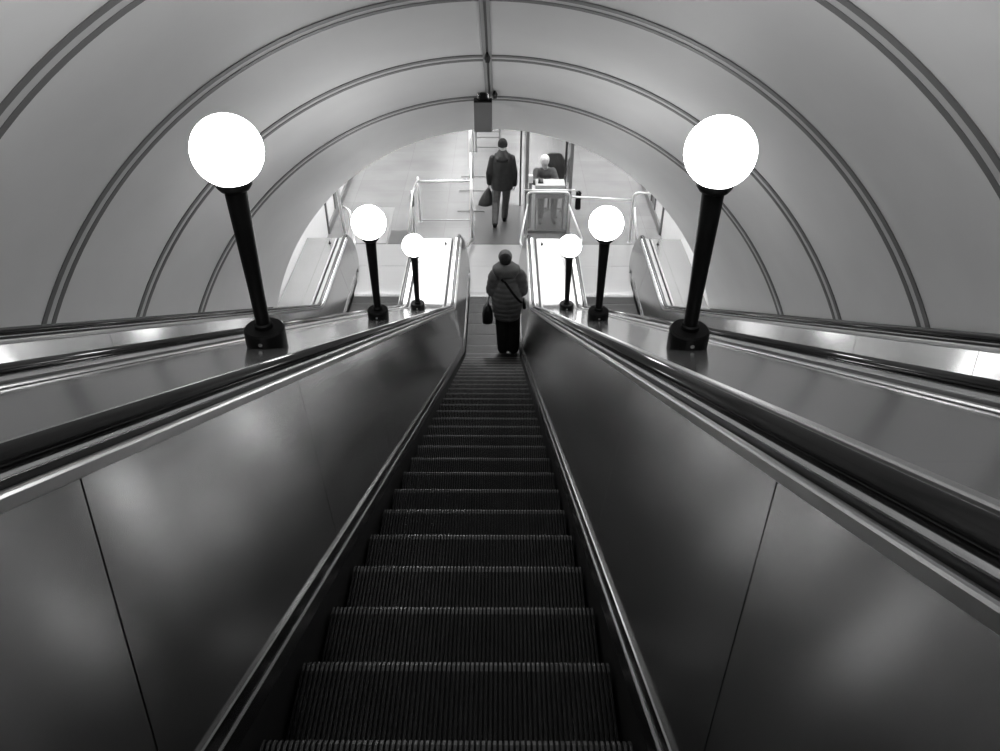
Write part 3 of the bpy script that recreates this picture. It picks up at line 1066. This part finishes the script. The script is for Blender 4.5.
# ---- hooded woman on the flat steps
kst = math.ceil((10.03 - YN0) / PITCHY)
zst = path_z(YN0 + PITCHY * kst)
W = empty('person', (0.235, 10.03, zst + 0.001), 'person seen from behind in a grey hooded puffer coat riding the middle escalator', 'person')
JW = dict(head=(-0.05, 0.05, 1.56), neck=(-0.03, 0.01, 1.40), shoulder_l=(-0.19, 0.0, 1.34), shoulder_r=(0.155, 0.0, 1.34),
          elbow_l=(-0.245, 0.02, 1.07), elbow_r=(0.205, 0.02, 1.07), wrist_l=(-0.20, 0.21, 0.98), wrist_r=(0.12, 0.22, 1.03),
          pelvis=(-0.015, 0.0, 0.86), hip_l=(-0.10, 0.0, 0.84), hip_r=(0.075, 0.0, 0.84), knee_l=(-0.09, 0.02, 0.46), knee_r=(0.085, 0.02, 0.46),
          ankle_l=(-0.075, -0.02, 0.085), ankle_r=(0.085, -0.02, 0.085), toe_l=(-0.085, 0.145, 0.042), toe_r=(0.10, 0.145, 0.042),
          hand_l=(0.25, 0.9, -0.25), palm_l=(0.3, 0, -1), thumb_l=1, hand_r=(-0.5, 0.85, 0.0), palm_r=(-0.6, 0, -0.6), thumb_r=-1)
body(W, JW, tilt=R(-8), curl=(1.3, 0.8), hsize=0.92)
bm = bmesh.new()     # puffer coat with quilted bands and sleeves
rows = []
nb = 9
z0_, z1_ = 0.615, 1.36
for i in range(nb * 6 + 1):
    t = i / (nb * 6)
    z = z0_ + (z1_ - z0_) * t
    w_ = 0.175 + 0.055 * math.sin(math.pi * min(1, t * 1.15)) - 0.015 * t
    if t > 0.84:
        w_ *= 1 - 0.9 * (t - 0.84) ** 1.2
    if t < 0.05:
        w_ *= 0.93 + 1.4 * t
    puff = 0.012 * abs(math.sin(math.pi * nb * t)) ** 0.6
    rows.append((-0.018, 0.0, z, w_ + puff, w_ * 0.80 + puff))
rows.append((-0.018, 0, z1_ + 0.03, 0.11, 0.10))
stack(bm, rows, 36)
for s in 'lr':
    pts = [Vector(JW[q + s]) for q in ('shoulder_', 'elbow_', 'wrist_')]
    P_, r_ = [], []
    N_ = 30
    for i in range(N_ + 1):
        t = i / N_
        p = pts[0].lerp(pts[1], t * 2) if t < 0.5 else pts[1].lerp(pts[2], t * 2 - 1)
        P_.append(p)
        r_.append(0.098 - 0.028 * t + 0.010 * abs(math.sin(math.pi * 6 * t)) ** 0.6)
    limb(bm, [P_[0], P_[1]], [r_[0], r_[1]])
    tube(bm, P_, r_, 18)
    limb(bm, [pts[1], pts[1] + Vector((0, 0, 0.01))], [0.082, 0.082])
remesh_obj('coat', bm, 0.011, M['puffer'], W, 2)
bm = bmesh.new()     # hood lying round the shoulders
stack(bm, [(-0.035, -0.005, 1.34, 0.165, 0.135), (-0.035, -0.015, 1.40, 0.190, 0.150), (-0.035, -0.02, 1.45, 0.206, 0.158), (-0.035, -0.02, 1.485, 0.200, 0.150), (-0.04, -0.012, 1.515, 0.150, 0.130), (-0.045, 0.0, 1.545, 0.105, 0.112)], 30)
limb(bm, [(-0.19, 0.03, 1.455), (-0.10, -0.12, 1.41), (0.03, -0.12, 1.41), (0.12, 0.03, 1.455)], [0.045, 0.052, 0.052, 0.045])
remesh_obj('hood', bm, 0.012, M['puffer'], W, 3)
bm = bmesh.new()
ball(bm, (-0.05, 0.008, 1.60), 0.090, 0.104, 0.096, n=24, k=16)
obj('hair', bm, M['hair'], W, smooth=True)
bm = bmesh.new()
ball(bm, (-0.05, 0.058, 1.612), 0.100, 0.110, 0.102, n=26, k=16)
obj('hat', bm, M['knit'], W, smooth=True)
for s in 'lr':
    bm = bmesh.new()
    hp, kn, an = (Vector(JW[q + s]) for q in ('hip_', 'knee_', 'ankle_'))
    limb(bm, [hp + Vector((0, 0, -0.02)), kn, an + Vector((0, 0.0, -0.005))], [0.112, 0.098, 0.088])
    if s == 'l':
        bmt = bm
    else:
        me_ = bpy.data.meshes.new('tmp')
        bm.to_mesh(me_)
        bm.free()
        bmt.from_mesh(me_)
        bpy.data.meshes.remove(me_)
stack(bmt, [(-0.015, 0, 0.70, 0.19, 0.12), (-0.015, 0, 0.80, 0.19, 0.125), (-0.015, 0, 0.92, 0.16, 0.115)], 24)
remesh_obj('trousers', bmt, 0.011, M['blackcloth'], W, 2)
shoes(W, JW, M['leather'])

# handbag on her forearm
hbg = empty('handbag', (-0.075, 10.03, zst + 0.54), 'black handbag hanging from the forearm of the rider in the puffer coat', 'handbag')
bm = bmesh.new()
rings = []
for z, hx, hy in ((0.0, 0.058, 0.07), (0.025, 0.080, 0.10), (0.13, 0.082, 0.105), (0.24, 0.064, 0.09), (0.30, 0.034, 0.07), (0.315, 0.02, 0.05)):
    rings.append([Vector((hx * math.copysign(abs(math.cos(t)) ** 0.6, math.cos(t)), hy * math.copysign(abs(math.sin(t)) ** 0.6, math.sin(t)), z)) for t in [2 * math.pi * i / 20 for i in range(20)]])
sweep(bm, rings)
obj('bag_body', bm, M['leather'], hbg, smooth=True)
for dx in (-0.012, 0.012):
    bm = bmesh.new()
    tube(bm, round_path([(dx, -0.05, 0.30), (dx + 0.02, -0.03, 0.53), (dx + 0.06, 0.04, 0.545), (dx + 0.03, 0.075, 0.53), (dx, 0.06, 0.30)], 0.05), 0.006, 8)
    obj('handle', bm, M['white'] if dx < 0 else M['leather'], hbg, smooth=True)
# crossbody bag
xb = empty('crossbody_bag', (0.42, 10.03, zst + 0.85), 'small black crossbody bag with strap across the puffer coat', 'bag')
bm = bmesh.new()
off = xb.location - W.location
pts = []
for i in range(28):
    t = i / 27
    x = -0.105 + 0.305 * t
    z = 1.385 - 0.455 * t
    # follow the coat's back
    fr = (z - z0_) / (z1_ - z0_)
    w_ = 0.175 + 0.055 * math.sin(math.pi * min(1, max(0, fr) * 1.15)) - 0.015 * fr + 0.016
    q = max(0.0, 1 - ((x + 0.018) / w_) ** 2)
    pts.append(Vector((x, -w_ * 0.80 * math.sqrt(q) - 0.008 - (0.07 if t < 0.06 else (0.05 if t < 0.12 else 0.0)), z)) - off)
fr_ = frames(pts)
rings = []
for (p, u, v, t) in fr_:
    side_ = t.cross(Vector((0, -1, 0))).normalized()
    nn = Vector((0, -1, 0))
    rings.append([p + side_ * 0.017 + nn * 0.004, p - side_ * 0.017 + nn * 0.004, p - side_ * 0.017 - nn * 0.004, p + side_ * 0.017 - nn * 0.004])
sweep(bm, rings)
obj('strap', bm, M['blackcloth'], xb)
bm = bmesh.new()
stack(bm, [(0.055, 0.02, -0.06, 0.02, 0.06), (0.055, 0.02, -0.045, 0.03, 0.085), (0.05, 0.02, 0.05, 0.028, 0.085), (0.045, 0.02, 0.075, 0.015, 0.07)], 16, 0.6)
obj('pouch', bm, M['leather'], xb, smooth=True)

# ---- man walking away
G = empty('person', (0.12, 14.52, 0.009), 'person in a dark jacket and beanie walking away across the landing', 'person')
JM = dict(head=(0.03, 0.10, 1.60), neck=(0.03, 0.05, 1.45), shoulder_l=(-0.155, 0.03, 1.365), shoulder_r=(0.20, 0.05, 1.365),
          elbow_l=(-0.225, -0.03, 1.10), elbow_r=(0.255, 0.0, 1.10), wrist_l=(-0.225, 0.05, 0.86), wrist_r=(0.265, 0.05, 0.84),
          pelvis=(0.02, 0.0, 0.90), hip_l=(-0.075, 0.0, 0.88), hip_r=(0.11, 0.0, 0.88), knee_l=(-0.095, 0.04, 0.48), knee_r=(0.105, 0.19, 0.50),
          ankle_l=(-0.115, -0.17, 0.12), ankle_r=(0.075, 0.20, 0.085), toe_l=(-0.12, -0.02, 0.042), toe_r=(0.10, 0.365, 0.045),
          hand_l=(0, 0.1, -1), palm_l=(1, 0, 0), thumb_l=-1, hand_r=(-0.02, 0.12, -1), palm_r=(-1, 0, 0), thumb_r=1)
body(G, JM, tilt=R(-4), curl=(1.5, 0.5))
bm = bmesh.new()
rows = []
for z, w_, dep, cy in ((0.765, 0.205, 0.135, 0.0), (0.79, 0.212, 0.140, 0.0), (0.83, 0.206, 0.138, 0.0), (0.92, 0.202, 0.135, 0.005), (1.05, 0.208, 0.138, 0.01), (1.20, 0.216, 0.145, 0.02), (1.32, 0.218, 0.140, 0.03), (1.385, 0.185, 0.12, 0.04), (1.43, 0.13, 0.095, 0.05), (1.47, 0.09, 0.08, 0.05)):
    rows.append((0.022, cy, z, w_, dep))
stack(bm, rows, 32)
for s in 'lr':
    a, b, c = (Vector(JM[q + s]) for q in ('shoulder_', 'elbow_', 'wrist_'))
    limb(bm, [a, b, b.lerp(c, 0.97)], [0.074, 0.068, 0.056])
remesh_obj('jacket', bm, 0.011, M['jacket'], G, 2)
bm = bmesh.new()
stack(bm, [(0.025, 0.01, 1.36, 0.12, 0.10), (0.025, 0.0, 1.40, 0.145, 0.125), (0.03, 0.01, 1.445, 0.135, 0.125), (0.03, 0.04, 1.49, 0.10, 0.105), (0.03, 0.06, 1.52, 0.08, 0.09)], 26)
limb(bm, [(-0.09, 0.05, 1.43), (-0.05, -0.08, 1.385), (0.10, -0.08, 1.385), (0.15, 0.05, 1.43)], [0.042, 0.056, 0.056, 0.042])
remesh_obj('hood', bm, 0.011, M['jacket'], G, 3)
bm = bmesh.new()
stack(bm, [(0.03, 0.095, 1.585, 0.088, 0.108), (0.03, 0.093, 1.61, 0.094, 0.114), (0.03, 0.09, 1.66, 0.090, 0.110), (0.03, 0.085, 1.70, 0.073, 0.09), (0.03, 0.08, 1.73, 0.04, 0.05), (0.03, 0.08, 1.738, 0.01, 0.012)], 26)
obj('beanie', bm, M['beanie'], G, smooth=True)
bm = bmesh.new()
for s in 'lr':
    hp, kn, an = (Vector(JM[q + s]) for q in ('hip_', 'knee_', 'ankle_'))
    limb(bm, [hp, kn, an + Vector((0, 0, 0.0))], [0.102, 0.076, 0.064])
stack(bm, [(0.018, 0, 0.80, 0.17, 0.115), (0.018, 0, 0.88, 0.175, 0.12), (0.018, 0, 0.98, 0.16, 0.11)], 24)
remesh_obj('trousers', bm, 0.010, M['jeans'], G, 2)
shoes(G, JM, M['leather'])
cbg = empty('carrier_bag', (0.12 - 0.235, 14.52 + 0.07, 0.39), 'dark carrier bag in the hand of the walker in the beanie', 'bag')
bm = bmesh.new()
rings = []
rnd = random.Random(3)
for z, hx, hy in ((0.0, 0.10, 0.05), (0.02, 0.14, 0.075), (0.10, 0.142, 0.085), (0.22, 0.105, 0.07), (0.31, 0.06, 0.045), (0.37, 0.03, 0.03), (0.39, 0.022, 0.022)):
    rings.append([Vector((hx * (1 + rnd.uniform(-0.07, 0.07)) * math.cos(t) - 0.075 + z * 0.18, hy * (1 + rnd.uniform(-0.1, 0.1)) * math.sin(t), z)) for t in [2 * math.pi * i / 20 for i in range(20)]])
sweep(bm, rings)
obj('bag_body', bm, M['bagp'], cbg, smooth=True)
bm = bmesh.new()
tube(bm, round_path([(-0.015, -0.015, 0.38), (0.0, -0.02, 0.44), (0.0, 0.02, 0.44), (-0.01, 0.02, 0.38)], 0.02), 0.007, 8)
obj('handle', bm, M['bagp'], cbg, smooth=True)

# ---- seated attendant (faces the camera)
A_ = empty('person', (0.98, 15.0, 0.0), 'seated attendant with pale hair in a dark jacket behind the booth desk', 'person')
JA = dict(head=(0.0, -0.10, 1.175), neck=(0.02, -0.02, 1.02), shoulder_l=(0.17, 0.03, 0.935), shoulder_r=(-0.14, 0.03, 0.935),
          elbow_l=(0.25, -0.18, 0.78), elbow_r=(-0.20, -0.20, 0.80), wrist_l=(0.12, -0.36, 0.90), wrist_r=(-0.05, -0.40, 0.92),
          pelvis=(0.06, 0.10, 0.57), hip_l=(0.14, 0.06, 0.58), hip_r=(-0.03, 0.06, 0.58), knee_l=(0.20, -0.32, 0.53), knee_r=(-0.06, -0.32, 0.53),
          ankle_l=(0.20, -0.28, 0.085), ankle_r=(-0.06, -0.30, 0.085), toe_l=(0.22, -0.44, 0.042), toe_r=(-0.07, -0.46, 0.042),
          hand_l=(-0.9, -0.5, 0.25), palm_l=(0, 0, -1), thumb_l=1, hand_r=(0.9, -0.4, 0.22), palm_r=(0, 0, -1), thumb_r=-1)
body(A_, JA, yaw=math.pi, tilt=R(-36), curl=(0.4, 0.4))
bm = bmesh.new()
stack(bm, [(0.06, 0.09, 0.55, 0.18, 0.14), (0.055, 0.08, 0.65, 0.185, 0.145), (0.04, 0.06, 0.80, 0.19, 0.14), (0.025, 0.03, 0.90, 0.185, 0.13), (0.015, 0.02, 0.97, 0.145, 0.105), (0.015, 0.0, 1.03, 0.085, 0.075)], 28)
for s in 'lr':
    limb(bm, [JA['shoulder_' + s], JA['elbow_' + s], JA['wrist_' + s]], [0.078, 0.064, 0.046])
remesh_obj('jacket', bm, 0.010, M['jumper'], A_, 2)
bm = bmesh.new()
rot = Matrix.Rotation(math.pi, 3, 'Z') @ Matrix.Rotation(R(-36), 3, 'X')
hc = Vector(JA['head'])
ball(bm, hc + rot @ Vector((0, -0.034, 0.034)), 0.092, 0.098, 0.100, rot, 24, 16)
obj('hair', bm, M['fair'], A_, smooth=True)
bm = bmesh.new()
for s in 'lr':
    limb(bm, [JA['hip_' + s], JA['knee_' + s], Vector(JA['ankle_' + s]) + Vector((0, 0, 0.02))], [0.10, 0.078, 0.06])
stack(bm, [(0.06, 0.09, 0.52, 0.15, 0.12), (0.06, 0.09, 0.58, 0.17, 0.13), (0.06, 0.09, 0.66, 0.15, 0.12)], 24)
remesh_obj('trousers', bm, 0.011, M['blackcloth'], A_, 2)
shoes(A_, JA, M['leather'])
